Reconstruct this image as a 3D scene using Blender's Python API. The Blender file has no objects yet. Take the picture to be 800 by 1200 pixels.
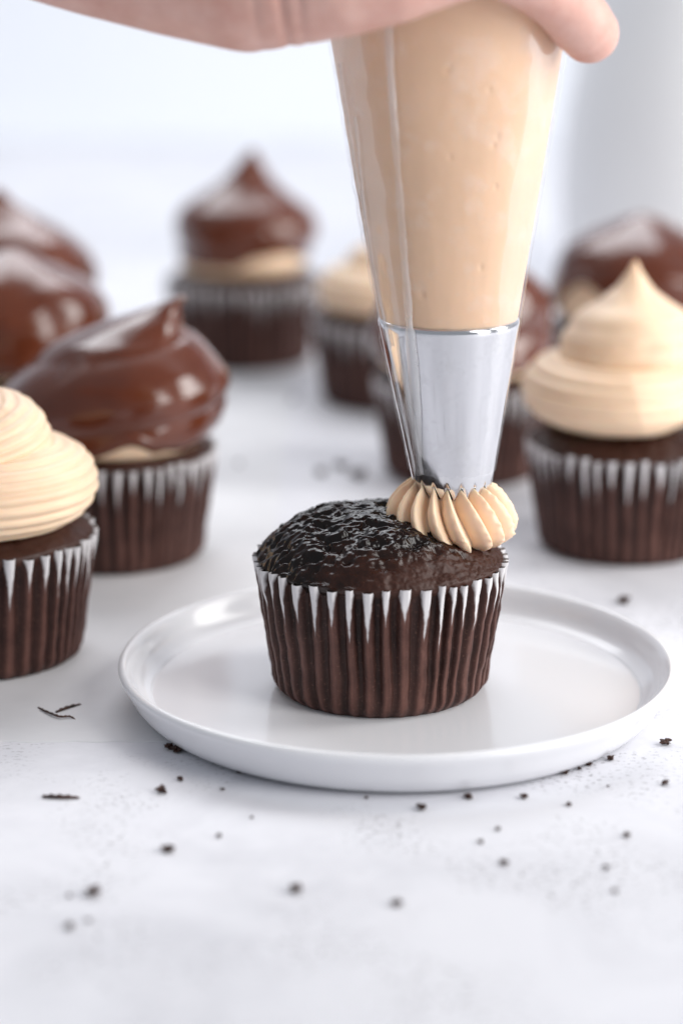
import bpy, math, random
import numpy as np
from mathutils import Vector, noise as mnoise
PI = math.pi
random.seed(7)
SC = 0.01                                   # everything below is written in centimetres
scene = bpy.context.scene
COL = scene.collection

# ------------------------------------------------------------------ camera
F_PX = 2694.0
PITCH = math.radians(15.26)
CAM = (0.0, -60.4, 22.0)
cam_d = bpy.data.cameras.new('camera'); cam = bpy.data.objects.new('camera', cam_d); COL.objects.link(cam)
cam.location = [c * SC for c in CAM]
cam.rotation_euler = (PI / 2 - PITCH, 0, 0)
cam_d.sensor_fit = 'VERTICAL'; cam_d.sensor_height = 36.0; cam_d.sensor_width = 24.0
cam_d.lens = 36.0 * F_PX / 1200.0
cam_d.clip_start = 0.05; cam_d.clip_end = 30
cam_d.dof.use_dof = True; cam_d.dof.focus_distance = 0.615; cam_d.dof.aperture_fstop = 5.0
cam_d.dof.aperture_blades = 0
scene.camera = cam

# ------------------------------------------------------------------ world, lamps, exposure
w = bpy.data.worlds.new('World'); scene.world = w; w.use_nodes = True
bg = w.node_tree.nodes['Background']
bg.inputs[0].default_value = (0.86, 0.92, 1.0, 1); bg.inputs[1].default_value = 0.33

def area(name, loc, target, sx, sy, power, col):
    d = bpy.data.lights.new(name, 'AREA'); d.shape = 'RECTANGLE'; d.size = sx * SC; d.size_y = sy * SC
    d.energy = power; d.color = col
    o = bpy.data.objects.new(name, d); COL.objects.link(o)
    o.location = [c * SC for c in loc]
    v = Vector(target) - Vector(loc)
    o.rotation_euler = v.to_track_quat('-Z', 'Y').to_euler()
    return o
for k_, e_ in ((-1, 10.0), (1, 11.5)):                    # the two sashes of one window at the right
    area('window_light', (105 + k_ * 14.5, -25 + k_ * 41, 58), (k_ * 14.5, 12 + k_ * 41, 4), 46, 104, e_, (1.0, 0.985, 0.96))
area('rear_softbox', (-15, 125, 140), (0, -10, 0), 140, 90, 15.5, (0.94, 0.96, 1.0))
area('backdrop_fill', (0, 60, 130), (0, 150, 40), 240, 60, 2.1, (0.93, 0.95, 1.0))  # unseen fill light, added only to brighten the backdrop

vs = scene.view_settings
vs.view_transform = 'Standard'; vs.look = 'None'; vs.exposure = 0.24; vs.gamma = 1.0; vs.use_curve_mapping = False
scene.render.engine = 'CYCLES'
scene.cycles.use_denoising = True
try: scene.cycles.denoiser = 'OPENIMAGEDENOISE'
except Exception: pass
scene.cycles.max_bounces = 10; scene.cycles.transparent_max_bounces = 16
scene.cycles.caustics_reflective = False; scene.cycles.caustics_refractive = False

# ------------------------------------------------------------------ where a pixel of the photograph lies in the room
cp, sp = math.cos(PITCH), math.sin(PITCH)
def ray(px, py):
    u = (px - 400) / F_PX; v = (600 - py) / F_PX
    return (u, cp + v * sp, -sp + v * cp)
def on_z(px, py, z=0.0):
    d = ray(px, py); t = (z - CAM[2]) / d[2]
    return (CAM[0] + d[0] * t, CAM[1] + d[1] * t, z)
def on_y(px, py, Y):
    d = ray(px, py); t = (Y - CAM[1]) / d[1]
    return (CAM[0] + d[0] * t, Y, CAM[2] + d[2] * t)
def depth(p):
    return (p[1] - CAM[1]) * cp - (p[2] - CAM[2]) * sp

# ------------------------------------------------------------------ material helpers
def mat(name):
    m = bpy.data.materials.new(name); m.use_nodes = True
    nt = m.node_tree; b = nt.nodes['Principled BSDF']
    return m, nt, b
def N(nt, typ, **kw):
    n = nt.nodes.new(typ)
    for k, v in kw.items():
        if k.startswith('_'): setattr(n, k[1:], v)
        else: n.inputs[k.replace('__', ' ')].default_value = v
    return n
def L(nt, a, ao, b, bi): nt.links.new(a.outputs[ao], b.inputs[bi])
def coords(nt, scale=(1, 1, 1), kind='Object'):
    t = N(nt, 'ShaderNodeTexCoord'); mp = N(nt, 'ShaderNodeMapping'); mp.inputs['Scale'].default_value = scale
    L(nt, t, kind, mp, 'Vector'); return mp
def noise_n(nt, vec, scale, detail=4, rough=0.55, dist=0.0):
    n = N(nt, 'ShaderNodeTexNoise'); n.inputs['Scale'].default_value = scale; n.inputs['Detail'].default_value = detail
    n.inputs['Roughness'].default_value = rough; n.inputs['Distortion'].default_value = dist
    if vec: L(nt, vec, 'Vector', n, 'Vector')
    return n
def ramp(nt, src, so, stops):
    r = N(nt, 'ShaderNodeValToRGB'); e = r.color_ramp.elements
    while len(e) < len(stops): e.new(0.5)
    for el, (p, c) in zip(e, stops):
        el.position = p; el.color = (c[0], c[1], c[2], 1) if not isinstance(c, (int, float)) else (c, c, c, 1)
    L(nt, src, so, r, 'Fac'); return r
def bump(nt, b, src, so, strength, dist_cm, prev=None):
    n = N(nt, 'ShaderNodeBump'); n.inputs['Strength'].default_value = strength; n.inputs['Distance'].default_value = dist_cm * SC
    L(nt, src, so, n, 'Height')
    if prev: L(nt, prev, 'Normal', n, 'Normal')
    L(nt, n, 'Normal', b, 'Normal'); return n
def mixc(nt, fac, a, b_):
    n = N(nt, 'ShaderNodeMix', _data_type='RGBA')
    for s, v in ((6, a), (7, b_)):
        if isinstance(v, tuple) and len(v) == 2 and not isinstance(v[0], (int, float)): nt.links.new(v[0].outputs[v[1]], n.inputs[s])
        else: n.inputs[s].default_value = (*v, 1)
    if isinstance(fac, tuple): nt.links.new(fac[0].outputs[fac[1]], n.inputs[0])
    else: n.inputs[0].default_value = fac
    return n

# plaster table top
def m_table():
    m, nt, b = mat('white_plaster')
    c = coords(nt)
    n1 = noise_n(nt, c, 13, 6, .65, .6)
    base = ramp(nt, n1, 'Fac', [(0.3, (0.64, 0.64, 0.68)), (0.5, (0.745, 0.745, 0.785)), (0.75, (0.79, 0.79, 0.825))])
    n2 = noise_n(nt, coords(nt, (.6, 1, 1)), 900, 3, .6)
    spk = ramp(nt, n2, 'Fac', [(0.375, 1.0), (0.42, 0.0)])
    n3 = noise_n(nt, c, 22, 2, .5)
    zone = ramp(nt, n3, 'Fac', [(0.46, 0.0), (0.62, 1.0)])
    mu = N(nt, 'ShaderNodeMath', _operation='MULTIPLY'); L(nt, spk, 'Color', mu, 0); L(nt, zone, 'Color', mu, 1)
    mx = mixc(nt, (mu, 0), (base, 'Color'), (0.22, 0.21, 0.22)); nt.links.new(mx.outputs[2], b.inputs['Base Color'])
    b.inputs['Roughness'].default_value = 0.62; b.inputs['Specular IOR Level'].default_value = .3
    n4 = noise_n(nt, c, 130, 5, .65)
    bp = bump(nt, b, n4, 'Fac', .35, .03)
    bump(nt, b, spk, 'Color', -.3, .03, bp)
    return m
def m_skim():
    m, nt, b = mat('smooth_white_skim')
    c = coords(nt)
    n1 = noise_n(nt, c, 14, 4, .6, .5)
    base = ramp(nt, n1, 'Fac', [(0.3, (0.68, 0.68, 0.70)), (0.6, (0.77, 0.77, 0.79))])
    L(nt, base, 'Color', b, 'Base Color'); b.inputs['Roughness'].default_value = 0.6; b.inputs['Specular IOR Level'].default_value = .3
    n4 = noise_n(nt, c, 60, 3, .5); bump(nt, b, n4, 'Fac', .2, .03)
    return m
def m_wall():
    m, nt, b = mat('wall_paint')
    c = coords(nt); n1 = noise_n(nt, c, 1.4, 3, .5)
    r = ramp(nt, n1, 'Fac', [(0.3, (0.80, 0.815, 0.86)), (0.7, (0.84, 0.855, 0.90))])
    L(nt, r, 'Color', b, 'Base Color'); b.inputs['Roughness'].default_value = .8
    return m
def m_ceramic(name, col, rough=.07):
    m, nt, b = mat(name)
    c = coords(nt); n1 = noise_n(nt, c, 30, 3, .5)
    b.inputs['Base Color'].default_value = (*col, 1); b.inputs['Roughness'].default_value = rough
    b.inputs['Coat Weight'].default_value = .15; b.inputs['Coat Roughness'].default_value = .06; b.inputs['Specular IOR Level'].default_value = .42
    bump(nt, b, n1, 'Fac', .12, .04)
    return m
def m_liner():
    m, nt, b = mat('brown_cupcake_paper')
    c = coords(nt)
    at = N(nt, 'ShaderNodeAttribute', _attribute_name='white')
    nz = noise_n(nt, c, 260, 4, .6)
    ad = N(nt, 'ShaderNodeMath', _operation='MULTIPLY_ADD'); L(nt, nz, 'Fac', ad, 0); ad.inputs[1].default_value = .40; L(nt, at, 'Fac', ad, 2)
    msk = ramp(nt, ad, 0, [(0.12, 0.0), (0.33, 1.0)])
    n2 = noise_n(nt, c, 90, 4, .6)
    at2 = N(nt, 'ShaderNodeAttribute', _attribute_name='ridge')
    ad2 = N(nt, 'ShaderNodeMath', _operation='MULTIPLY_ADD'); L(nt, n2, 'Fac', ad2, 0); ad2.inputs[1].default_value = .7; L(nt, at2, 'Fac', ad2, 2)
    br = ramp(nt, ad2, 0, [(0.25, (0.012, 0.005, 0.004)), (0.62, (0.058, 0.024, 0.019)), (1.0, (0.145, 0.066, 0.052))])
    n5 = noise_n(nt, c, 1400, 2, .6)
    fr = ramp(nt, n5, 'Fac', [(0.58, 0.0), (0.76, .30)])
    br2 = mixc(nt, (fr, 'Color'), (br, 'Color'), (0.26, 0.13, 0.10))
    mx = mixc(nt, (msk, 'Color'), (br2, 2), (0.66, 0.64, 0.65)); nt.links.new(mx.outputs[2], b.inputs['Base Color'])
    b.inputs['Roughness'].default_value = .5; b.inputs['Specular IOR Level'].default_value = .25
    n3 = noise_n(nt, coords(nt, (1, 1, .35)), 420, 3, .6); bump(nt, b, n3, 'Fac', .35, .02)
    return m
def m_cake():
    m, nt, b = mat('dark_chocolate_sponge')
    c = coords(nt)
    at = N(nt, 'ShaderNodeAttribute', _attribute_name='crumb')
    n1 = noise_n(nt, c, 330, 4, .65)
    ad = N(nt, 'ShaderNodeMath', _operation='MULTIPLY_ADD'); L(nt, n1, 'Fac', ad, 0); ad.inputs[1].default_value = .7; L(nt, at, 'Fac', ad, 2)
    msk = ramp(nt, ad, 0, [(0.35, 0.0), (1.1, 1.0)])
    mx = mixc(nt, (msk, 'Color'), (0.006, 0.0025, 0.0017), (0.045, 0.015, 0.009)); nt.links.new(mx.outputs[2], b.inputs['Base Color'])
    rr = ramp(nt, ad, 0, [(0.4, .13), (0.8, .26), (1.15, .50)]); L(nt, rr, 'Color', b, 'Roughness')
    b.inputs['Specular IOR Level'].default_value = .30
    v = N(nt, 'ShaderNodeTexVoronoi', Scale=330.0); L(nt, c, 'Vector', v, 'Vector')
    bp = bump(nt, b, v, 'Distance', .5, .03)
    bump(nt, b, n1, 'Fac', .4, .03, bp)
    return m
def m_cream(name='peanut_butter_frosting', col=(0.91, 0.675, 0.475), fine=True):
    m, nt, b = mat(name)
    c = coords(nt)
    n1 = noise_n(nt, c, 60, 4, .6)
    r = ramp(nt, n1, 'Fac', [(0.3, tuple(x * .95 for x in col)), (0.7, tuple(min(1, x * 1.04) for x in col))])
    L(nt, r, 'Color', b, 'Base Color')
    b.inputs['Roughness'].default_value = .42
    b.inputs['Subsurface Weight'].default_value = .35; b.inputs['Subsurface Scale'].default_value = .002
    b.inputs['Subsurface Radius'].default_value = (1.0, .55, .28)
    b.inputs['Specular IOR Level'].default_value = .4
    n2 = noise_n(nt, c, 500 if fine else 90, 3, .6); bump(nt, b, n2, 'Fac', .22, .012)
    return m
def m_choc():
    m, nt, b = mat('glossy_chocolate_coating')
    c = coords(nt)
    n1 = noise_n(nt, c, 40, 4, .5)
    r = ramp(nt, n1, 'Fac', [(0.3, (0.085, 0.017, 0.005)), (0.7, (0.140, 0.031, 0.009))])
    L(nt, r, 'Color', b, 'Base Color'); b.inputs['Roughness'].default_value = .2
    b.inputs['Coat Weight'].default_value = .5; b.inputs['Coat Roughness'].default_value = .05; b.inputs['Specular IOR Level'].default_value = .4
    b.inputs['Subsurface Weight'].default_value = .1; b.inputs['Subsurface Scale'].default_value = .002
    bump(nt, b, n1, 'Fac', .2, .05)
    return m
def m_metal():
    m, nt, b = mat('stainless_steel')
    b.inputs['Metallic'].default_value = 1; b.inputs['Base Color'].default_value = (0.68, 0.68, 0.70, 1)
    c = coords(nt, (1, 1, .06)); n1 = noise_n(nt, c, 900, 3, .6)
    c2 = coords(nt); n2 = noise_n(nt, c2, 120, 4, .6)
    r = ramp(nt, n2, 'Fac', [(0.35, .08), (0.65, .20)]); L(nt, r, 'Color', b, 'Roughness')
    bump(nt, b, n1, 'Fac', .08, .01)
    return m
def m_film():
    m, nt, b = mat('clear_plastic_film')
    nt.nodes.remove(b); out = nt.nodes['Material Output']
    tr = N(nt, 'ShaderNodeBsdfTransparent'); tr.inputs[0].default_value = (0.985, 0.985, 0.99, 1)
    gl = N(nt, 'ShaderNodeBsdfGlossy'); gl.inputs['Roughness'].default_value = .10; gl.inputs[0].default_value = (1, 1, 1, 1)
    df = N(nt, 'ShaderNodeBsdfDiffuse'); df.inputs[0].default_value = (0.9, 0.9, 0.92, 1)
    c = coords(nt)
    n1 = noise_n(nt, c, 120, 5, .6); hz = ramp(nt, n1, 'Fac', [(0.50, .012), (0.72, .16)])
    m1 = N(nt, 'ShaderNodeMixShader'); L(nt, hz, 'Color', m1, 0); L(nt, tr, 0, m1, 1); L(nt, df, 0, m1, 2)
    fr0 = N(nt, 'ShaderNodeFresnel', IOR=1.38)
    fr = N(nt, 'ShaderNodeMath', _operation='MULTIPLY'); L(nt, fr0, 0, fr, 0); fr.inputs[1].default_value = .14
    m2 = N(nt, 'ShaderNodeMixShader'); L(nt, fr, 0, m2, 0); L(nt, m1, 0, m2, 1); L(nt, gl, 0, m2, 2)
    n2 = noise_n(nt, coords(nt, (1, 1, .3)), 160, 3, .5)
    bp = N(nt, 'ShaderNodeBump', Strength=.25, Distance=.0004); L(nt, n2, 'Fac', bp, 'Height')
    L(nt, bp, 'Normal', gl, 'Normal')
    L(nt, m2, 0, out, 'Surface')
    return m
def m_seam():
    m, nt, b = mat('folded_film_seam')
    nt.nodes.remove(b); out = nt.nodes['Material Output']
    tr = N(nt, 'ShaderNodeBsdfTransparent'); gl = N(nt, 'ShaderNodeBsdfGlossy'); gl.inputs['Roughness'].default_value = .2
    df = N(nt, 'ShaderNodeBsdfDiffuse'); df.inputs[0].default_value = (0.9, 0.89, 0.9, 1)
    n1 = noise_n(nt, coords(nt, (1, 1, .25)), 120, 3, .5); hz = ramp(nt, n1, 'Fac', [(0.35, .06), (0.7, .34)])
    m1 = N(nt, 'ShaderNodeMixShader'); L(nt, hz, 'Color', m1, 0); L(nt, tr, 0, m1, 1); L(nt, df, 0, m1, 2)
    m2 = N(nt, 'ShaderNodeMixShader'); m2.inputs[0].default_value = .12; L(nt, m1, 0, m2, 1); L(nt, gl, 0, m2, 2)
    L(nt, m2, 0, out, 'Surface')
    return m
def m_skin():
    m, nt, b = mat('skin')
    c = coords(nt); n1 = noise_n(nt, c, 70, 6, .72)
    r = ramp(nt, n1, 'Fac', [(0.3, (0.58, 0.30, 0.24)), (0.7, (0.72, 0.46, 0.39))])
    L(nt, r, 'Color', b, 'Base Color'); b.inputs['Roughness'].default_value = .45
    b.inputs['Subsurface Weight'].default_value = .3; b.inputs['Subsurface Scale'].default_value = .004
    b.inputs['Subsurface Radius'].default_value = (1.0, .4, .25)
    n2 = noise_n(nt, coords(nt, (1, 1, 2.4)), 330, 5, .7); bump(nt, b, n2, 'Fac', .6, .035)
    return m
def m_crumb():
    m, nt, b = mat('cake_crumb')
    n1 = noise_n(nt, coords(nt), 300, 3, .6)
    r = ramp(nt, n1, 'Fac', [(0.35, (0.016, 0.007, 0.005)), (0.7, (0.09, 0.032, 0.02))]); L(nt, r, 'Color', b, 'Base Color')
    b.inputs['Roughness'].default_value = .6; return m
M = dict(table=m_table(), skim=m_skim(), wall=m_wall(), plate=m_ceramic('white_glazed_ceramic', (0.79, 0.79, 0.815), .17),
         jug=m_ceramic('white_satin_ceramic', (0.84, 0.835, 0.84), .4), liner=m_liner(), cake=m_cake(), cream=m_cream(),
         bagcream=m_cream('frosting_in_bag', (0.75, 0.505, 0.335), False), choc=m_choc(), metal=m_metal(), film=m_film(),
         seam=m_seam(), skin=m_skin(), crumb=m_crumb())

# ------------------------------------------------------------------ object helpers
def mesh(name, V, F, m, parent=None, smooth=True, attrs=None, loc=(0, 0, 0), rz=0.0):
    me = bpy.data.meshes.new(name)
    me.from_pydata((np.asarray(V, dtype=float) * SC).tolist(), [], F if isinstance(F, list) else F.tolist())
    me.materials.append(m)
    if smooth: me.polygons.foreach_set('use_smooth', [True] * len(me.polygons))
    for k, a in (attrs or {}).items():
        at = me.attributes.new(k, 'FLOAT', 'POINT'); at.data.foreach_set('value', np.asarray(a, dtype=np.float32))
    me.update()
    o = bpy.data.objects.new(name, me); COL.objects.link(o); o.parent = parent
    o.location = [c * SC for c in loc]; o.rotation_euler.z = rz
    return o
def tag(o, label=None, cat=None, group=None, kind=None):
    for k, v in (('label', label), ('category', cat), ('group', group), ('kind', kind)):
        if v: o[k] = v
    return o
def empty(name, loc, rz=0.0):
    o = bpy.data.objects.new(name, None); COL.objects.link(o); o.empty_display_size = .01
    o.location = [c * SC for c in loc]; o.rotation_euler.z = rz; return o
def gridfaces(nr, nc, wrap=True, off=0, flip=False):
    i = np.arange(nr - 1)[:, None]; j = np.arange(nc if wrap else nc - 1)[None, :]
    j2 = (j + 1) % nc
    a = i * nc + j; b = i * nc + j2; c = (i + 1) * nc + j2; d = (i + 1) * nc + j
    q = np.stack([a, b, c, d], -1).reshape(-1, 4) + off
    return (q[:, ::-1] if flip else q)
def lathe(prof, n=128):
    th = np.linspace(0, 2 * PI, n, endpoint=False)
    P = np.array(prof)
    V = np.stack([P[:, 0:1] * np.cos(th), P[:, 0:1] * np.sin(th), np.repeat(P[:, 1:2], n, 1)], -1).reshape(-1, 3)
    return V, gridfaces(len(P), n)
def smooth_prof(pts, k=8):
    """Catmull-Rom through the points."""
    P = [pts[0]] + list(pts) + [pts[-1]]; out = []
    for i in range(1, len(P) - 2):
        p0, p1, p2, p3 = [np.array(q, float) for q in P[i - 1:i + 3]]
        for t in np.linspace(0, 1, k, endpoint=False):
            out.append(.5 * ((2 * p1) + (-p0 + p2) * t + (2 * p0 - 5 * p1 + 4 * p2 - p3) * t * t + (-p0 + 3 * p1 - 3 * p2 + p3) * t ** 3))
    out.append(np.array(pts[-1], float)); return np.array(out)
def fbm(p, octv=4, seed=0.0):
    a = 1.0; s = 0.0; q = Vector((p[0] + seed, p[1] - seed * .7, p[2] + seed * 1.3))
    for _ in range(octv):
        s += a * mnoise.noise(q); q = q * 2.03; a *= .5
    return s

# ------------------------------------------------------------------ setting
V = [(x, y, z) for z in (0, -4) for x, y in ((-260, -190), (260, -190), (260, 157), (-260, 157))]
tb = mesh('tabletop', V, [[0, 1, 2, 3], [4, 7, 6, 5], [0, 4, 5, 1], [1, 5, 6, 2], [2, 6, 7, 3], [3, 7, 4, 0]], M['table'], smooth=False)
tag(tb, 'white plastered tabletop with fine speckles', kind='structure')
pw = [(146, .05)] + [(146 + 40 * math.sin(a), .05 + 40 * (1 - math.cos(a))) for a in np.linspace(.08, PI / 2, 14)] + [(186, 220), (190, 220), (190, -4), (146, -4)]
V = [(x, y, z) for (y, z) in pw for x in (-260, 260)]
wl = mesh('wall', V, gridfaces(len(pw), 2, False).tolist() + [[0, 1, 2 * len(pw) - 1, 2 * len(pw) - 2]], M['wall'], smooth=False)
for p_ in list(wl.data.polygons)[:14]: p_.use_smooth = True
tag(wl, 'pale blue-white backdrop curving up behind the cupcakes', kind='structure')
# thin smooth skim patch whose front edge shows as a faint line left of the plate
def skim():
    edge = []
    for px in np.linspace(-220, 300, 90):
        x, y, _ = on_z(px, 870, 0)
        y += .10 * fbm((px * .04, 0, 0), 3) - (.0 if px > 6 else .0)
        edge.append((x, y))
    back = [(x, y + 7) for x, y in edge]
    n = len(edge); V = [];
    for (x, y) in edge: V.append((x, y, .002))
    for (x, y) in edge: V.append((x, y + .045, .020))
    for (x, y) in back: V.append((x, y, .020))
    for (x, y) in back: V.append((x, y + 40, .0015))
    return mesh('plaster_skim', V, gridfaces(4, n, False), M['skim'], smooth=False)
tag(skim(), 'smoother raised skim of white plaster with a straight front edge left of the plate', kind='structure')

# ------------------------------------------------------------------ plate
PC = on_z(464, 769, 1.35)
sc_p = depth(PC) / F_PX
PR = 324 * sc_p * 1.0
prof = smooth_prof([(0.01, .50), (4.0, .50), (PR - 1.25, .50), (PR - .85, .56), (PR - .52, .78), (PR - .36, 1.12), (PR - .26, 1.28), (PR - .13, 1.375),
                    (PR - .01, 1.31), (PR - .01, 1.18), (PR - .16, .9), (PR - .42, .45), (PR - .75, .14), (PR - 1.1, .02), (PR - 1.3, .02), (PR - 1.45, .10), (3, .16), (0.01, .16)], 7)
Vp, Fp = lathe(prof, 192)
pl = mesh('plate', Vp, Fp[:, ::-1], M['plate'], loc=(PC[0], PC[1], 0))
tag(pl, 'round white glazed plate with a low upturned rim under the front cupcake', 'plate')

# ------------------------------------------------------------------ cupcake parts
LH = 3.72        # liner height
R0, R1 = 2.93, 3.43
def liner_mesh(seed, hi=True):
    rnd = random.Random(seed)
    npl = 46; sub = 14 if hi else 8; nr = 44 if hi else 20
    wd = np.array([1 + rnd.uniform(-.3, .3) for _ in range(npl)]); wd = wd / wd.sum() * 2 * PI
    st = np.concatenate([[0], np.cumsum(wd)[:-1]])
    hj = [rnd.uniform(-.06, .06) for _ in range(npl)]; lj = [rnd.uniform(1.0, 1.9) for _ in range(npl)]
    aj = [rnd.uniform(.8, 1.2) for _ in range(npl)]; kj = [rnd.uniform(-.1, .1) for _ in range(npl)]
    V = []; W = []; Rg = []
    zs = np.concatenate([[0.0, .03, .08, .16, .28], np.linspace(.4, 1, nr) ** 1 * 1.0 * LH]) if False else \
        np.concatenate([[0.0, .02, .06, .13, .22, .34], np.linspace(.48, LH, nr)])
    for z in zs:
        t = z / LH
        Rz = R0 + (R1 - R0) * (t ** 1.05) - (.22 * (1 - min(1, z / .34)) ** 2)
        bnd = [st[p % npl] + (2 * PI if p == npl else 0) +   .034 * mnoise.noise(Vector(((p % npl) * 5.3 + seed, z * .5, 1))) * (1.1 - t * .8) + .012 * mnoise.noise(Vector(((p % npl) * 3.3, z * 2.2, seed))) * (1 - t) for p in range(npl + 1)]
        for p in range(npl):
            for k in range(sub):
                f = k / sub
                tri = 1 - abs(2 * f - 1)                       # 1 on the ridge
                lw = .10 + .18 * t ** 1.5; rp = min(1, max(0, (tri - lw) / (.60 - .12 * t))); rp = rp * rp * (3 - 2 * rp)
                am = (.06 + .16 * t ** .9) * aj[p]
                if z < .3: am *= z / .3 * .8 + .2
                th = bnd[p] + (bnd[p + 1] - bnd[p]) * (f + .12 * kj[p])
                cr = .045 * fbm((math.cos(th) * 5, math.sin(th) * 5, z * 1.6), 3, seed)
                r = Rz + am * (rp - .62) + cr
                zz = z + (hj[p] + .02 * tri if z > LH - .01 else 0)
                V.append((r * math.cos(th), r * math.sin(th), zz))
                dt = (LH - z) / lj[p]
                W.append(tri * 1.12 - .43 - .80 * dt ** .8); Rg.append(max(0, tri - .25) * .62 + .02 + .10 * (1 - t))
    nc = npl * sub
    F = gridfaces(len(zs), nc)
    V = np.array(V); n0 = len(V)
    V = np.vstack([V, [[0, 0, 0.0]]])
    fan = [[n0, (j + 1) % nc, j] for j in range(nc)]
    W.append(-1); Rg.append(0)
    return V, F.tolist() + fan, dict(white=W, ridge=Rg)
def cake_mesh(seed, hi=True, H=1.6, tilt=(-.10, 0), wrinkle=1.0):
    nr, nc = (150, 520) if hi else (40, 140)
    V = []; C = []
    Rm = 3.36
    for i in range(nr):
        s = i / (nr - 1)
        if s < .9: q = s / .9; r = Rm * (q ** .95); z = H * (1 - q ** 2.7) + .04; lip = 0
        else:
            q = (s - .9) / .1; r = Rm + .03 * math.sin(min(1, q * 3) * PI) - .34 * q; z = .04 - .75 * q
        r0 = r
        for j in range(nc):
            th = 2 * PI * j / nc
            r = r0
            x, y = r * math.cos(th), r * math.sin(th)
            e = min(1, max(0, (r - 2.2) / 1.0)) if s < .9 else 1
            d = .13 * fbm((x * .45, y * .45, 0), 3, seed)
            if hi:
                fr = e * min(1, max(0, .18 - y * .16 + x * .30))
                wr = (1 - fr * .8)
                n1 = mnoise.noise(Vector((x * 1.25 + seed + .4 * mnoise.noise(Vector((x, y, 5))), y * 2.5, z * 2)))
                n2 = mnoise.noise(Vector((x * 2.9 + seed * 2, y * 5.5, z * 5)))
                d += wrinkle * wr * (.07 * (1 - 2.4 * abs(n1)) + .10 * n1 + .05 * (1 - 2 * abs(n2)) + .10 * n2 + .05 * mnoise.noise(Vector((x * 6, y * 9, seed))))
                d += .035 * fbm((x * 7, y * 7, z * 7), 2, seed) * (.15 + fr) + .06 * fr * abs(mnoise.noise(Vector((x * 13, y * 13, z * 13)))) + .03 * fr * mnoise.noise(Vector((x * 26, y * 26, z * 26)))
                C.append(fr + .22 * n1)
            else:
                d += .05 * fbm((x * 3, y * 3, z * 3), 2, seed); C.append(.35 + .3 * e)
            fade = 1 - .6 * e
            zz = z + d * (.55 + .45 * fade) + (tilt[0] * x + tilt[1] * y) * max(0, 1 - (r / Rm) ** 4)
            rr = r + (d * .35 if s > .45 else 0)
            V.append((rr * math.cos(th), rr * math.sin(th), LH - .05 + zz))
    return np.array(V), gridfaces(nr, nc, flip=False), dict(crumb=C)
def swirl_mesh(seed, hi=True, phase=0.0, Ra=1.95, ta=1.38, H=5.0, lobes=13, amp=.075, turns=2.35, lean=(0, 0), cone=False):
    """A ridged tube of frosting wound up into a peak."""
    ns, nc = (420, 156) if hi else (220, 78)
    V = []
    for i in range(ns):
        s = i / (ns - 1)
        a = phase + s * turns * 2 * PI
        pr = s * turns
        # path radius, height and tube radius
        R = Ra * float(np.interp(s, [0, .38, .50, .60, .82, 1], [1, 1, .60, .38, .26, 0]))
        tr = ta * float(np.interp(s, [0, .4, .5, .62, .78, .9, 1], [1, .94, .88, .95, .84, .45, 0]))
        tr = max(tr, .015)
        z = ta * .84 + (H - ta) * float(np.interp(s, [0, .3, .42, .55, .8, .92, 1], [0, .02, .14, .42, .62, .84, 1.0]))
        if s < .05: tr *= math.sqrt(max(.02, 1 - ((.05 - s) / .05) ** 2))
        T = Vector((-math.sin(a), math.cos(a), .25 + 1.2 * max(0, s - .6))).normalized()
        Nn = Vector((math.cos(a), math.sin(a), 0)); B = T.cross(Nn).normalized() * -1
        if B.z < 0: B = -B
        c = Vector((R * math.cos(a) + lean[0] * s ** 3, R * math.sin(a) + lean[1] * s ** 3, z))
        for j in range(nc):
            p = 2 * PI * j / nc
            lob = abs(math.sin(lobes * p / 2 + 1.2 * a * .35)) ** .8
            wob = .03 * mnoise.noise(Vector((math.cos(p) * 2 + seed, math.sin(p) * 2, s * 14))) + .012 * lob * mnoise.noise(Vector((math.cos(p) * 9 + seed, math.sin(p) * 9, s * 90)))
            rr = tr * (1 + amp * (lob - .6) + wob)
            vv = c + Nn * (rr * math.cos(p)) + B * (rr * math.sin(p) * .86)
            V.append((vv.x, vv.y, max(vv.z, -.25)))
    return np.array(V), gridfaces(ns, nc)
def dip_shape(prof, seed, spiral, lean, tipc, fold=0.0):
    P = smooth_prof(prof, 12)
    zmax = P[:, 1].max()
    def f(i, th, off=0.0):
        r, z = P[i]; t = z / zmax
        ph = th + z * 1.55 + seed
        rr = r * (1 + spiral * (1 - t * .4) * math.sin(ph) * min(1, r)) + .10 * r / 3 * fbm((math.cos(th) * 1.2, math.sin(th) * 1.2, z * .5), 2, seed) + off * min(1, r * 2) + fold * min(1, r) * (abs(math.sin(z * 1.35 - th * .5 + seed)) ** .7 - .5) + .035 * fbm((math.cos(th) * 3, math.sin(th) * 3, z * 1.6), 2, seed + 9)
        zz = z + spiral * .6 * math.cos(ph) * min(1, r / 1.5) * (1 - t) + off * .8
        k = max(0, t - .45) ** 2
        return (rr * math.cos(th) + lean[0] * t ** 2.5 + tipc[0] * k * t * 6, rr * math.sin(th) + lean[1] * t ** 1.5 + tipc[1] * k * 6, zz)
    return P, f
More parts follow.
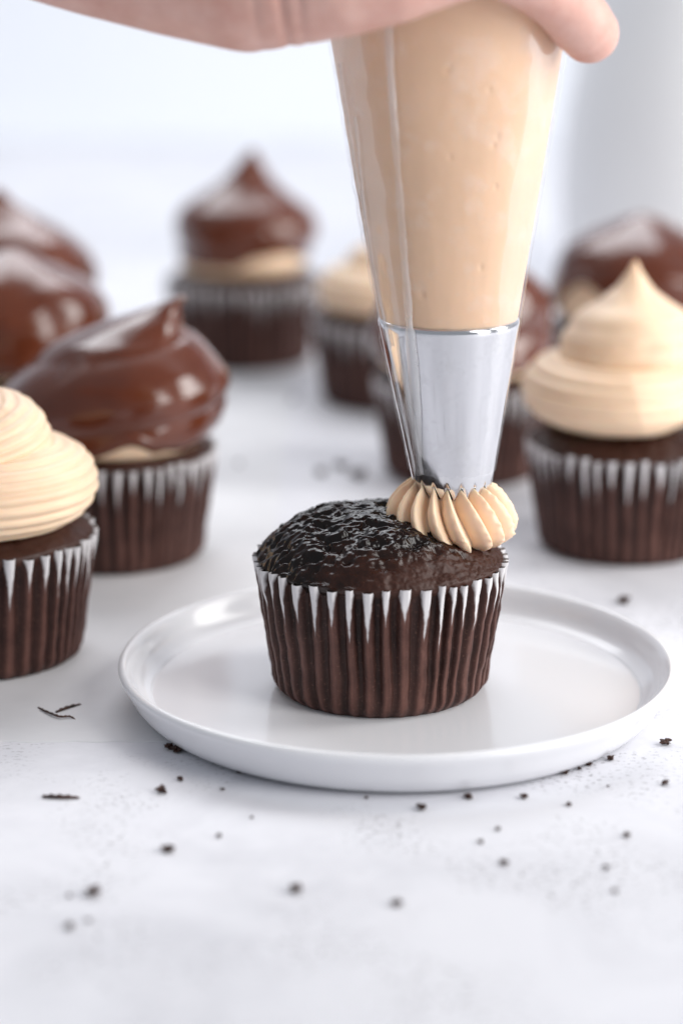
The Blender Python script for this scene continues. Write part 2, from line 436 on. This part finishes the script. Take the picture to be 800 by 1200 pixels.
def dip_meshes(prof, seed, spiral=.05, lean=(0, 0), tipc=(0, 0), cut=1.0, cutamp=.45, windows=(), fold=.12):
    P, f = dip_shape(prof, seed, spiral, lean, tipc, fold)
    nc = 144
    core = [f(i, 2 * PI * j / nc, -.03) for i in range(len(P)) for j in range(nc)]
    Fc = gridfaces(len(P), nc)
    # the coating: outer skin down to an uneven edge, then a turned-under inner lip
    n = 80; zi = P[:, 1]; V = []
    def samp(u, th, off):
        i = u * (len(P) - 1); a = int(i); b = min(len(P) - 1, a + 1); t = i - a
        A = f(a, th, off); B = f(b, th, off); return tuple(A[k] * (1 - t) + B[k] * t for k in range(3))
    for k in range(n + 3):
        for j in range(nc):
            th = 2 * PI * j / nc
            zc = cut + cutamp * fbm((math.cos(th) * 1.1, math.sin(th) * 1.1, 0), 3, seed + 5)
            for (w0, wd, wz) in windows:
                dd = (th - w0 + PI) % (2 * PI) - PI
                zc += wz * max(0, 1 - (dd / wd) ** 2)
            u0 = float(np.interp(zc, zi[:int(len(P))], np.linspace(0, 1, len(P)))) if True else 0
            if k < n:
                u = 1 - (1 - u0) * (k / (n - 1)); off = .07
                if k > n - 7: off = .07 + .05 * math.sin((k - n + 7) / 7 * PI)
                V.append(samp(u, th, off))
            else:
                off = (.05, .0, -.06)[k - n]
                V.append(samp(min(1, max(0, u0 - (.006, .008, .0)[k - n])), th, off))
    return (np.array(core), Fc), (np.array(V), gridfaces(n + 3, nc, flip=True))

LINERS = {}
def cup(name, pos, rz, seed, hi=False, H=1.2, tilt=(0, 0), wrinkle=1.0):
    root = empty(name, pos, rz)
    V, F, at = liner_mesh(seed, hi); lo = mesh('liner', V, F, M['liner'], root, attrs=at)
    V, F, at = cake_mesh(seed + .37, hi, H, tilt, wrinkle); mesh('cake', V, F.tolist(), M['cake'], root, attrs=at)
    return root
def place(px, py_front, z=0.0):
    """base centre of a cupcake whose front base edge is seen at py_front"""
    x, y, _ = on_z(px, py_front, z); y += 2.75
    p = (0, y, z); 
    return ((px - 400) / F_PX * depth((0, y, z)), y, z)

# front cupcake on the plate
CZ = .505
C0 = place(445, 842, CZ)
main = cup('cupcake', C0, 0.0, 3.0, True, 1.27, (-.08, .0))
tag(main, 'dark chocolate cupcake on the white plate with a first ring of frosting', 'cupcake')

# ------------------------------------------------------------------ piping bag rows measured in the axis plane
AY = C0[1] + .05
def row(y, xl, xr):
    p = on_y((xl + xr) / 2, y, AY); r = (xr - xl) / 2 / F_PX * depth(p); return p[0], p[2], r
TIP_TOP = row(375, 444, 607); TIP_LOW = row(559, 484, 576)
AX = TIP_LOW[0]
# frosting ring on the front cupcake
def ring():
    nb = 18; sub = 24; nc = nb * sub; nr = 70
    zt = TIP_LOW[1] - C0[2]; cx = AX - C0[0] - .06; cy = AY - C0[1]
    rnd = random.Random(4); jag = [rnd.uniform(-.07, .07) for _ in range(nb)]; dj = [rnd.uniform(-.10, .10) for _ in range(nb)]
    crest = smooth_prof([(1.03, .02), (1.10, -.10), (1.38, -.30), (1.66, -.62), (1.80, -.98), (1.80, -1.30), (1.66, -1.58), (1.20, -1.80), (.2, -1.9)], 10)
    groove = smooth_prof([(.93, -.40), (.98, -.50), (1.08, -.66), (1.22, -.86), (1.33, -1.10), (1.34, -1.36), (1.26, -1.58), (.95, -1.76), (.2, -1.9)], 10)
    idx = np.linspace(0, len(crest) - 1, nr); V = []
    ci = [np.interp(idx, np.arange(len(crest)), crest[:, k]) for k in (0, 1)]; gi = [np.interp(idx, np.arange(len(groove)), groove[:, k]) for k in (0, 1)]
    for i in range(nr):
        s = i / (nr - 1)
        pk = .5 + .16 * min(1, s * 3)
        for b in range(nb):
            for k in range(sub):
                f = k / sub; tri = f / pk if f < pk else (1 - f) / (1 - pk)
                w = math.sin(tri * PI / 2) ** ((.85 if f < pk else .75) + 1.7 * max(0, 1 - s / .34))
                th = 2 * PI * (b + f - pk) / nb + PI / nb * 0 + .66 * s ** 1.2 + dj[b] * s * .5
                right = max(0, math.cos(th + .5))
                j = jag[b] * math.sin(s * 5 + b) * w
                if tri > .7: j += (.02 + .055 * right) * mnoise.noise(Vector((b * 3.1, s * 26, 0))) * (tri - .7) * 3 * min(1, s * 4)
                rr = gi[0][i] + (ci[0][i] - gi[0][i]) * w + j
                zz = gi[1][i] + (ci[1][i] - gi[1][i]) * w
                zz -= .10 * math.cos(th) * max(0, s - .3)
                if s > .6: zz += .05 * mnoise.noise(Vector((b * 2.3 + f * 3, s * 8, 4)))
                V.append((cx + rr * math.cos(th), cy + rr * math.sin(th), zt + zz))
    return np.array(V), gridfaces(nr, nc, flip=True)
V, F = ring(); mesh('frosting', V, F, M['cream'], main)

# ------------------------------------------------------------------ piping bag
tipz = TIP_LOW[1]
bagroot = empty('piping_bag', (AX, AY, tipz - .2))
def rel(V): return np.asarray(V) - np.array([AX, AY, tipz - .2])
# steel tip with a toothed mouth
def tip_mesh():
    nb = 18; sub = 12; nc = nb * sub; V = []
    zt, zb = TIP_TOP[1], TIP_LOW[1]
    nr = 30
    rows = [(zt + .03, TIP_TOP[2] - .10), (zt + .06, TIP_TOP[2] - .03), (zt, TIP_TOP[2])]
    for i in range(1, nr): t = i / nr; rows.append((zt + (zb - zt) * t, TIP_TOP[2] + (TIP_LOW[2] - TIP_TOP[2]) * t))
    for i, (z, r) in enumerate(rows):
        t = (z - zb) / (zt - zb); cx = TIP_LOW[0] + (TIP_TOP[0] - TIP_LOW[0]) * t
        for j in range(nc): th = 2 * PI * j / nc; V.append((cx + r * math.cos(th), AY + r * math.sin(th), z))
    for q in range(1, 9):
        for j in range(nc):
            th = 2 * PI * j / nc; f = (j % sub) / sub; tri = 1 - abs(2 * f - 1)
            dep = .46 * tri * q / 8; r = TIP_LOW[2] - .20 * dep - .12 * dep * dep
            V.append((TIP_LOW[0] + r * math.cos(th), AY + r * math.sin(th), zb - dep + .04 * q / 8))
    return rel(V), gridfaces(len(rows) + 8, nc)
V, F = tip_mesh(); o = mesh('piping_tip', V, F, M['metal'], bagroot)
md = o.modifiers.new('thickness', 'SOLIDIFY'); md.thickness = .04 * SC; md.offset = -1

def bag_row(y):
    if y <= 375: return row(y, 388 + (y - 50) * .1692 - 2.2 * math.sin((y + 100) / 475 * PI), 661 - (y - 50) * .163 + 1.0 * math.sin((y + 100) / 475 * PI))
    t = (y - 375) / 187; return row(y, 442.5 + 40.5 * t, 608.5 - 31.5 * t)
def bag_surface(ys, off, wr, nc=180, seed=0, ragged=0.0):
    V = []
    for i, y in enumerate(ys):
        cx, z, r = bag_row(y)
        for j in range(nc):
            th = 2 * PI * j / nc
            w_ = wr * fbm((math.cos(th) * 2.5, math.sin(th) * 2.5, z * .28), 3, seed)
            left = max(0, -math.cos(th - .15)) ** 6
            w_ += wr * 1.6 * left * mnoise.noise(Vector((th * 3, z * 2.2, 0)))
            zz = z + (ragged * fbm((math.cos(th) * 9, math.sin(th) * 9, 0), 2, seed) if i == len(ys) - 1 else 0)
            rr = r + off + w_
            V.append((cx + rr * math.cos(th), AY + rr * math.sin(th), zz))
    return V
ys = list(np.linspace(-190, 374, 220))
V = bag_surface(ys, -.055, .012, 360)
cx, z, r = bag_row(375)
for rr, dz in ((r - .07, -.0), (r - .14, -.02), (r - .5, .03), (.05, .1)):
    for j in range(360): th = 2 * PI * j / 360; V.append((cx + rr * math.cos(th), AY + rr * math.sin(th), z + .08 + dz))
# little air bubbles pressed against the film
V = np.array(V)
rb = random.Random(11)
for _ in range(13):
    t0 = -PI / 2 + rb.uniform(-1.2, 1.2); z0 = rb.uniform(TIP_TOP[1] + .3, TIP_TOP[1] + 8); s0 = rb.choice((.05, .06, .08))
    r_ = np.hypot(V[:, 0] - AX, V[:, 1] - AY); a_ = np.arctan2(V[:, 1] - AY, V[:, 0] - AX)
    d2 = ((a_ - t0) * r_) ** 2 + (V[:, 2] - z0) ** 2; k = np.exp(-d2 / s0 ** 2) * .03 / np.maximum(r_, .1)
    V[:, 0] -= (V[:, 0] - AX) * k; V[:, 1] -= (V[:, 1] - AY) * k
mesh('frosting', rel(V), gridfaces(224, 360), M['bagcream'], bagroot)
ys = list(np.linspace(-190, 370, 90)) + [373, 375, 377.5, 380] + list(np.linspace(385, 548, 40))
V = bag_surface(ys, .04, .027, seed=3, ragged=.09)
mesh('plastic_bag', rel(V), gridfaces(len(ys), 180), M['film'], bagroot)
# welded seam: a folded strip standing slightly off the bag
def seam(tr=None, y0=-190, y1=549, wd0=.10):
    V = []; ys = np.linspace(y0, y1, 150)
    for y in ys:
        cx, z, r = bag_row(y)
        xpix = np.interp(y, [-190, 60, 375, 470, 556], [452, 457, 481, 488, 490])
        if tr: xpix = np.interp(y, tr[0], tr[1])
        xw = (xpix - 400) / F_PX * depth((0, AY - r, z)) - cx
        a0 = -PI / 2 + math.asin(max(-1, min(1, xw / r)))
        wd_ = wd0 + .04 * mnoise.noise(Vector((0, z * .9, 3))) + (.06 if y > 375 else 0)
        for k, (da, dr) in enumerate(((-1, .045), (-.6, .075), (-.1, .085), (.5, .12), (1.0, .06), (1.15, .04))):
            th = a0 + da * wd_ / r + .006 * mnoise.noise(Vector((k, z * 3, 0))); rr = r + dr + .01 * mnoise.noise(Vector((k, z * 2.0, 7)))
            V.append((cx + rr * math.cos(th), AY + rr * math.sin(th), z))
    return V, gridfaces(150, 6, False)
V, F = seam(); mesh('seam', rel(V), F, M['seam'], bagroot)
for a in (([60, 220, 375], [399, 424, 449], 70, 372, .05), ([200, 300, 420], [424, 440, 463], 215, 400, .04), ([120, 260], [418, 432], 130, 250, .035), ([400, 548], [470, 494], 385, 547, .05)):
    V, F = seam((a[0], a[1]), a[2], a[3], a[4]); mesh('fold', rel(V), F, M['seam'], bagroot)
tag(bagroot, 'clear plastic piping bag full of tan frosting with a steel star tip', 'piping bag')

# ------------------------------------------------------------------ hand squeezing the bag
def hand():
    import bmesh
    bm = bmesh.new()
    def ball(c, r, sq=(1, 1, 1)):
        g = bmesh.ops.create_icosphere(bm, subdivisions=3, radius=r)
        for v in g['verts']: v.co = Vector((v.co.x * sq[0] + c[0], v.co.y * sq[1] + c[1], v.co.z * sq[2] + c[2]))
    def chain(pts, step=.28):
        Q = []
        for (px, py, dy, rp) in pts:
            p = on_y(px, py, AY + dy); Q.append((Vector(p), rp / F_PX * depth(p)))
        for (a, ra), (b, rb_) in zip(Q, Q[1:]):
            n = max(1, int((b - a).length / step))
            for k in range(n): t = k / n; ball(a.lerp(b, t), ra + (rb_ - ra) * t)
        ball(Q[-1][0], Q[-1][1])
    # heel of the hand running into the little finger, lowest in the picture
    chain([(-420, -330, 4.0, 150), (-160, -222, 1.0, 128), (20, -122, -1.0, 112), (120, -78, -2.0, 98), (205, -48, -2.9, 90), (290, -24, -3.6, 85), (345, -27, -4.1, 80),
           (400, -29, -4.6, 72), (460, -34, -4.8, 62), (520, -44, -4.7, 50), (575, -50, -4.3, 42), (622, -26, -3.4, 40), (655, -2, -2.6, 38), (681, 28, -1.9, 38), (690, 39, -1.6, 36)])
    # ring, middle and index finger, each above the one before
    for q, (dx, dy, ln) in enumerate(((0, -112, 10), (-6, -200, 18), (-16, -286, 0))):
        chain([(60 + dx, -150 + dy, -1.2, 100), (220 + dx, -80 + dy, -3.0, 82), (330 + dx, -40 + dy, -4.3, 66), (430 + dx, -30 + dy, -4.9, 52), (530 + dx, -24 + dy, -4.8, 46),
               (610 + dx, -10 + dy, -3.6, 43), (658 + dx + ln, 4 + dy, -2.2, 40), (676 + dx + ln, 20 + dy, -1.0, 36)])
    chain([(-60, -200, .0, 110), (100, -220, -.6, 100), (240, -230, -2.6, 80)])
    # thumb round the other side of the bag
    chain([(60, -260, .5, 80), (180, -330, 2.4, 62), (300, -350, 4.3, 52), (420, -340, 5.2, 46), (500, -325, 5.0, 40)])
    me = bpy.data.meshes.new('raw'); bm.to_mesh(me); bm.free()
    o = bpy.data.objects.new('raw', me); COL.objects.link(o)
    r = o.modifiers.new('r', 'REMESH'); r.mode = 'VOXEL'; r.voxel_size = .11
    s = o.modifiers.new('s', 'SMOOTH'); s.factor = .6; s.iterations = 7
    dg = bpy.context.evaluated_depsgraph_get(); ev = o.evaluated_get(dg)
    m2 = bpy.data.meshes.new_from_object(ev)
    n = len(m2.vertices); V = np.empty(n * 3); m2.vertices.foreach_get('co', V); V = V.reshape(-1, 3)
    F = [list(p.vertices) for p in m2.polygons]
    bpy.data.objects.remove(o); 
    return V, F
V, F = hand()
# skin creases: shallow folds where the fingers bend, drawn into the surface
def crease(V, px, dy_, amp, wid):
    p = on_y(px, 0, AY - 4); k = np.exp(-((V[:, 0] - p[0] + .12 * (V[:, 2] - p[2])) / wid) ** 2) * amp
    c = np.array([p[0], AY, p[2] + 2]); d = V - c; d[:, 0] = 0; ln = np.linalg.norm(d, axis=1) + 1e-6
    V[:, 1] -= d[:, 1] / ln * k; V[:, 2] += -d[:, 2] / ln * k * .4
for a in ((333, 0, .16, .11), (352, 0, .09, .08), (300, 0, .05, .09), (612, 0, .05, .07)): crease(V, *a)
hb = V.mean(0)
hd = mesh('person', V - hb, F, M['skin'], loc=tuple(hb))
tag(hd, 'bare hand reaching in from the upper left and squeezing the piping bag', 'person')

# ------------------------------------------------------------------ frosted cupcakes
def frosted(px, py, seed, rz, label, hi=True, name='frosted_cupcake', lean=(0, 0), H=5.0, Ra=1.95, ta=1.38, base=0.55, cakeH=1.0, amp=.075, turns=2.35, group=None, phase=0, lobes=13, cone=False):
    r = cup(name, place(px, py), rz, seed, False, cakeH)
    V, F = swirl_mesh(seed, hi, phase, Ra, ta, H, lobes, amp=amp, turns=turns, lean=lean, cone=cone); 
    if cone:
        (V, F) = swirl_mesh(seed, hi, phase, Ra, ta, ta + .15, lobes, amp=amp, turns=1.25, lean=lean)
        k = len(V) // 2                                   # the ring alone, then the cone piled on it
        ns = 420 if hi else 220; nc_ = len(V) // ns; cutr = int(ns * .86); V = V[:cutr * nc_]; F = gridfaces(cutr, nc_)
        P, f = dip_shape([(1.2, 1.2), (2.2, 1.9), (2.38, 2.4), (2.36, 2.85), (2.15, 3.35), (1.75, 3.8), (1.15, 4.2), (.66, 4.6), (.38, 4.95), (.2, 5.25), (.1, 5.45), (.02, 5.55)], seed, .035, (.05, 0), (0, 0))
        n2 = 300; Vc = []
        for i in range(len(P)):
            for j in range(n2):
                th = 2 * PI * j / n2; x, y, z = f(i, th)
                g = 1 + .035 * abs(math.sin((z * 4.2 - th * .5))) * min(1, P[i][0])
                Vc.append((x * g, y * g, z))
        Fc = gridfaces(len(P), n2, off=len(V)); V = np.vstack([V, np.array(Vc)]); F = np.vstack([F, Fc])
    V[:, 2] += LH + base
    mesh('frosting', V, F, M['cream'], r)
    return tag(r, label, 'cupcake', group)
G1 = 'chocolate cupcakes with bare tan frosting'
frosted(-20, 800, 11.0, 0.0, 'tan frosted cupcake cut off by the left edge, in front of the others', phase=-2.0, turns=2.3, Ra=2.15, ta=1.42, H=4.5, base=.3, amp=.085, lobes=20, group=G1)
frosted(731, 664, 15.0, 0.0, 'tan frosted cupcake with a tall pointed peak, beside a dipped one at right', phase=1.7, H=5.7, Ra=2.25, ta=1.42, base=.6, amp=.085, lobes=15, cone=True, group=G1)
frosted(456, 484, 19.0, 0.0, 'blurred tan frosted cupcake peeking out behind the left side of the bag', False, phase=.5, H=3.5, Ra=1.8, base=.0, group=G1)

# ------------------------------------------------------------------ chocolate dipped cupcakes
G2 = 'cupcakes dipped in chocolate'
def dipped(px, py, seed, rz, prof, label, base=.35, cakeH=.8, size=1.0, **kw):
    r = cup('dipped_cupcake', place(px, py), rz, seed, False, cakeH); r.scale = (size,) * 3
    (Vc, Fc), (Vk, Fk) = dip_meshes(prof, seed, **kw)
    Vc[:, 2] += LH + base; Vk[:, 2] += LH + base
    mesh('frosting', Vc, Fc, M['cream'], r); mesh('chocolate_coating', Vk, Fk, M['choc'], r)
    return tag(r, label, 'cupcake', G2)
pa = [(2.4, 0), (3.0, .18), (3.4, .55), (3.62, .95), (3.70, 1.4), (3.55, 2.0), (3.1, 2.65), (2.3, 3.4), (1.6, 3.8), (.95, 4.2), (.5, 4.5), (.28, 4.75), (.16, 4.9), (.02, 4.95)]
pb = [(2.3, 0), (2.75, .15), (2.85, .6), (2.8, .95), (3.0, 1.3), (3.06, 1.8), (2.98, 2.3), (2.62, 2.8), (2.0, 3.2), (1.42, 3.6), (.95, 4.0), (.6, 4.4), (.34, 4.85), (.16, 5.15), (.02, 5.25)]
pc = [(2.4, 0), (3.0, .2), (3.3, .7), (3.4, 1.4), (3.3, 2.1), (3.0, 2.8), (2.5, 3.5), (1.9, 4.0), (1.2, 4.4), (.6, 4.62), (.02, 4.7)]
pd = [(2.4, 0), (3.0, .2), (3.4, .7), (3.5, 1.3), (3.35, 1.9), (2.9, 2.45), (2.3, 2.9), (1.5, 3.3), (.8, 3.6), (.3, 3.8), (.02, 3.85)]
pd2 = [(r * 1.0, z * 1.13) for r, z in pd]
dipped(137, 675, 23.0, 0.0, pa, 'glossy chocolate dipped cupcake with a hooked tip, left of the plate', base=.15, spiral=.035, lean=(1.3, 0), tipc=(.6, 0), cut=.0, cutamp=.45, fold=.30, windows=((-PI / 2 + .1, .4, .42), (-2.6, .4, .8)))
dipped(22, 578, 29.0, 1.0, pd2, 'chocolate dipped cupcake cut off by the left edge, nearer of the two there', size=1.04, spiral=.07, cut=.3)
dipped(8, 508, 31.0, 2.0, pa, 'chocolate dipped cupcake cut off by the left edge, farther of the two there', size=1.08, spiral=.06, cut=.3)
dipped(287, 435, 37.0, 0.0, pb, 'chocolate dipped cupcake standing alone far behind with a centred point', size=1.07, fold=.07, spiral=.03, lean=(.45, 0), cut=.55, cutamp=.25, windows=((-1.0, .7, .45),))
dipped(541, 573, 41.0, .6, pc, 'chocolate dipped cupcake directly behind the steel piping tip', spiral=.06, cut=.4)
dipped(744, 508, 43.0, .3, pd, 'round topped chocolate dipped cupcake behind the tall frosted one at right', size=1.1, spiral=.05, cut=.4, windows=((-2.7, .5, .9),))

# ------------------------------------------------------------------ white jug
def jug():
    p = on_z(828, 330, 0)
    root = empty('jug', (p[0], p[1], 0))
    pr = smooth_prof([(.02, .05), (6.5, .0), (7.8, .25), (8.4, 2), (8.6, 6), (8.3, 10), (7.5, 14), (6.6, 18), (6.0, 21.5), (6.2, 24.0), (6.6, 25.4), (6.45, 25.6), (6.1, 25.2), (5.7, 21.5), (6.3, 17), (7.9, 9), (7.9, 2), (.02, .8)], 6)
    V, F = lathe(pr, 96)
    m = (V[:, 2] > 22); k = np.clip((V[:, 2] - 22) / 3.6, 0, 1) * np.clip(-V[:, 1] / 6, 0, 1) ** 3; V[:, 1] -= k * 1.6
    mesh('body', V, F, M['jug'], root)
    H = []
    path = smooth_prof([(7.6, 8), (10.5, 9), (12.3, 13), (12.2, 18), (10.0, 21.8), (6.2, 22.4)], 8)
    for i, (x, z) in enumerate(path):
        a = path[max(0, i - 1)]; b = path[min(len(path) - 1, i + 1)]; d = (b - a) / np.linalg.norm(b - a)
        for j in range(16):
            t = 2 * PI * j / 16; H.append((x - d[1] * .6 * math.cos(t), 1.0 * math.sin(t), z + d[0] * .6 * math.cos(t)))
    mesh('handle', H, gridfaces(len(path), 16), M['jug'], root)
    return tag(root, 'large white ceramic jug blurred in the back at right', 'jug')
jug()

# ------------------------------------------------------------------ crumbs and shavings
def crumb_mesh(seed):
    import bmesh
    bm = bmesh.new(); bmesh.ops.create_icosphere(bm, subdivisions=3, radius=1)
    for v in bm.verts:
        n = fbm(v.co * 1.7, 4, seed * 7.7); v.co *= max(.25, 1 + 1.15 * n); v.co.x *= 1 + .12 * (seed % 3)
        v.co.z *= .7
    lo = min(v.co.z for v in bm.verts)
    for v in bm.verts: v.co.z -= lo
    me = bpy.data.meshes.new('crumb'); 
    for v in bm.verts: v.co *= SC
    bm.to_mesh(me); bm.free(); me.materials.append(M['crumb'])
    return me
CM = [crumb_mesh(i) for i in range(6)]
cr = [  # x, y, half size in pixels, label
    (199, 878, 5, 'larger of two crumbs touching the left edge of the plate'), (208, 881, 5, 'right one of two crumbs touching the left edge of the plate'),
    (211, 915, 3.6, 'small crumb below the pair at the left edge of the plate'), (190, 929, 6, 'reddish brown crumb below left of the plate'),
    (261, 926, 2, 'speck of crumb near the plate, between two small crumbs'), (252, 895, 2.5, 'tiny crumb at the foot of the plate, left side'), (280, 906, 3, 'tiny crumb against the lower left curve of the plate'), (197, 998, 5.5, 'lone crumb in front of the plate at left'), (257, 981, 3, 'faint small crumb right of the lone crumb'), (295, 959, 2, None),
    (110, 1049, 7, 'darkest blurred crumb in the left foreground'), (82, 1051, 3, 'pale blurred crumb left of the darkest foreground one'), (82, 1088, 5, 'blurred crumb below the darkest foreground one'), (104, 1080, 2.5, None),
    (346, 1046, 7, 'flat blurred crumb low in the middle foreground'), (494, 949, 5.5, 'biggest crumb just in front of the plate'), (548, 936, 4.2, 'crumb in front of the plate right of the biggest one'),
    (429, 936, 2.2, 'tiny speck just in front of the plate middle'), (614, 936, 4.2, 'crumb below the right part of the plate rim'), (666, 944, 2.8, 'small crumb in front of the plate at right, past a bigger one'), (583, 973, 3, 'upper right of two faint crumbs in front of the plate'), (563, 988, 3, 'lower left of two faint crumbs in front of the plate'),
    (590, 1013, 4, 'grey blurred crumb below the two faint ones'), (465, 1061, 6, 'faint blurred crumb right of the flat one'), (733, 981, 4, 'blurred crumb in front at right'), (710, 1018, 3, 'upper of two faint blurred crumbs at lower right'), (720, 1046, 3.5, 'lower of two faint blurred crumbs at lower right'),
    (778, 920, 4.2, 'oval dark crumb near the right edge'), (779, 873, 5, 'jagged crumb near the right edge, level with the plate rim'), (715, 891, 4.5, 'jagged crumb beside the plate foot at right'),
    (661, 907, 5, 'dark crumb tucked under the plate at right'), (689, 897, 3, 'crumb between the tucked one and the jagged one at the plate foot'), (678, 902, 2.4, None), (712, 922, 1.6, None), (730, 707, 6, 'crumb behind the plate at its right rear'),
    (376, 557, 6, 'leftmost of three blurred crumbs behind the front cupcake'), (399, 550, 6, 'middle one of three blurred crumbs behind the front cupcake'), (420, 560, 7, 'rightmost of three blurred crumbs behind the front cupcake'),
    (345, 470, 4, 'blurred crumb between the two dipped cupcakes at left'), (280, 545, 3, 'blurred crumb on the table behind the plate, left of the three')]
for i, (x, y, s, lb) in enumerate(cr):
    p = on_z(x, y, 0); k = .84 * s / F_PX * depth(p)
    o = bpy.data.objects.new('crumb', CM[i % 6]); COL.objects.link(o)
    o.location = [c * SC for c in p]; o.scale = (k * (1.0 + .25 * math.sin(i * 2.1)), k, k * .9); o.rotation_euler.z = i * 1.7
    tag(o, lb or 'tiny dark cake crumb scattered on the white table', 'crumb', 'dark cake crumbs on the table')
def shaving(pts, wpx, label, curl=0.0):
    P = [np.array(on_z(x, y, 0)) for x, y in pts]; P = smooth_prof([tuple(p) for p in P], 8)
    c = P.mean(0); V = []; n = len(P)
    for i, p in enumerate(P):
        t = i / (n - 1); wv = wpx / F_PX * depth(p) * (.25 + .75 * math.sin(PI * min(1, .08 + t * .95)) ** .6) * (1 + .2 * math.sin(i * 1.9))
        a = P[max(0, i - 1)]; b = P[min(n - 1, i + 1)]; d = (b - a) / (np.linalg.norm(b - a) + 1e-9); nn = np.array([-d[1], d[0], 0])
        h = wv * .9 + curl * math.sin(PI * t)
        for k in range(8):
            q = 2 * PI * k / 8; V.append(p - c + nn * wv * math.cos(q) + np.array([0, 0, h + wv * .8 * math.sin(q)]))
    V = np.array(V); V[:, 2] -= min(0, V[:, 2].min()) - .003
    F = gridfaces(n, 8).tolist() + [list(range(8))[::-1], list(range((n - 1) * 8, n * 8))]
    return tag(mesh('chocolate_shaving', V, F, M['crumb'], loc=tuple(c)), label, 'chocolate shaving', 'thin dark shavings left of the plate')
shaving([(45, 830), (56, 837), (70, 843), (82, 842), (89, 844)], 1.6, 'thin crooked dark shaving with a knob at one end', .05)
shaving([(66, 836), (80, 831), (96, 826)], 2.4, 'short dark sliver lying above the crooked one')
shaving([(50, 935), (72, 936), (94, 936)], 3.0, 'straight spindle shaped dark sliver in front of the left cupcake')
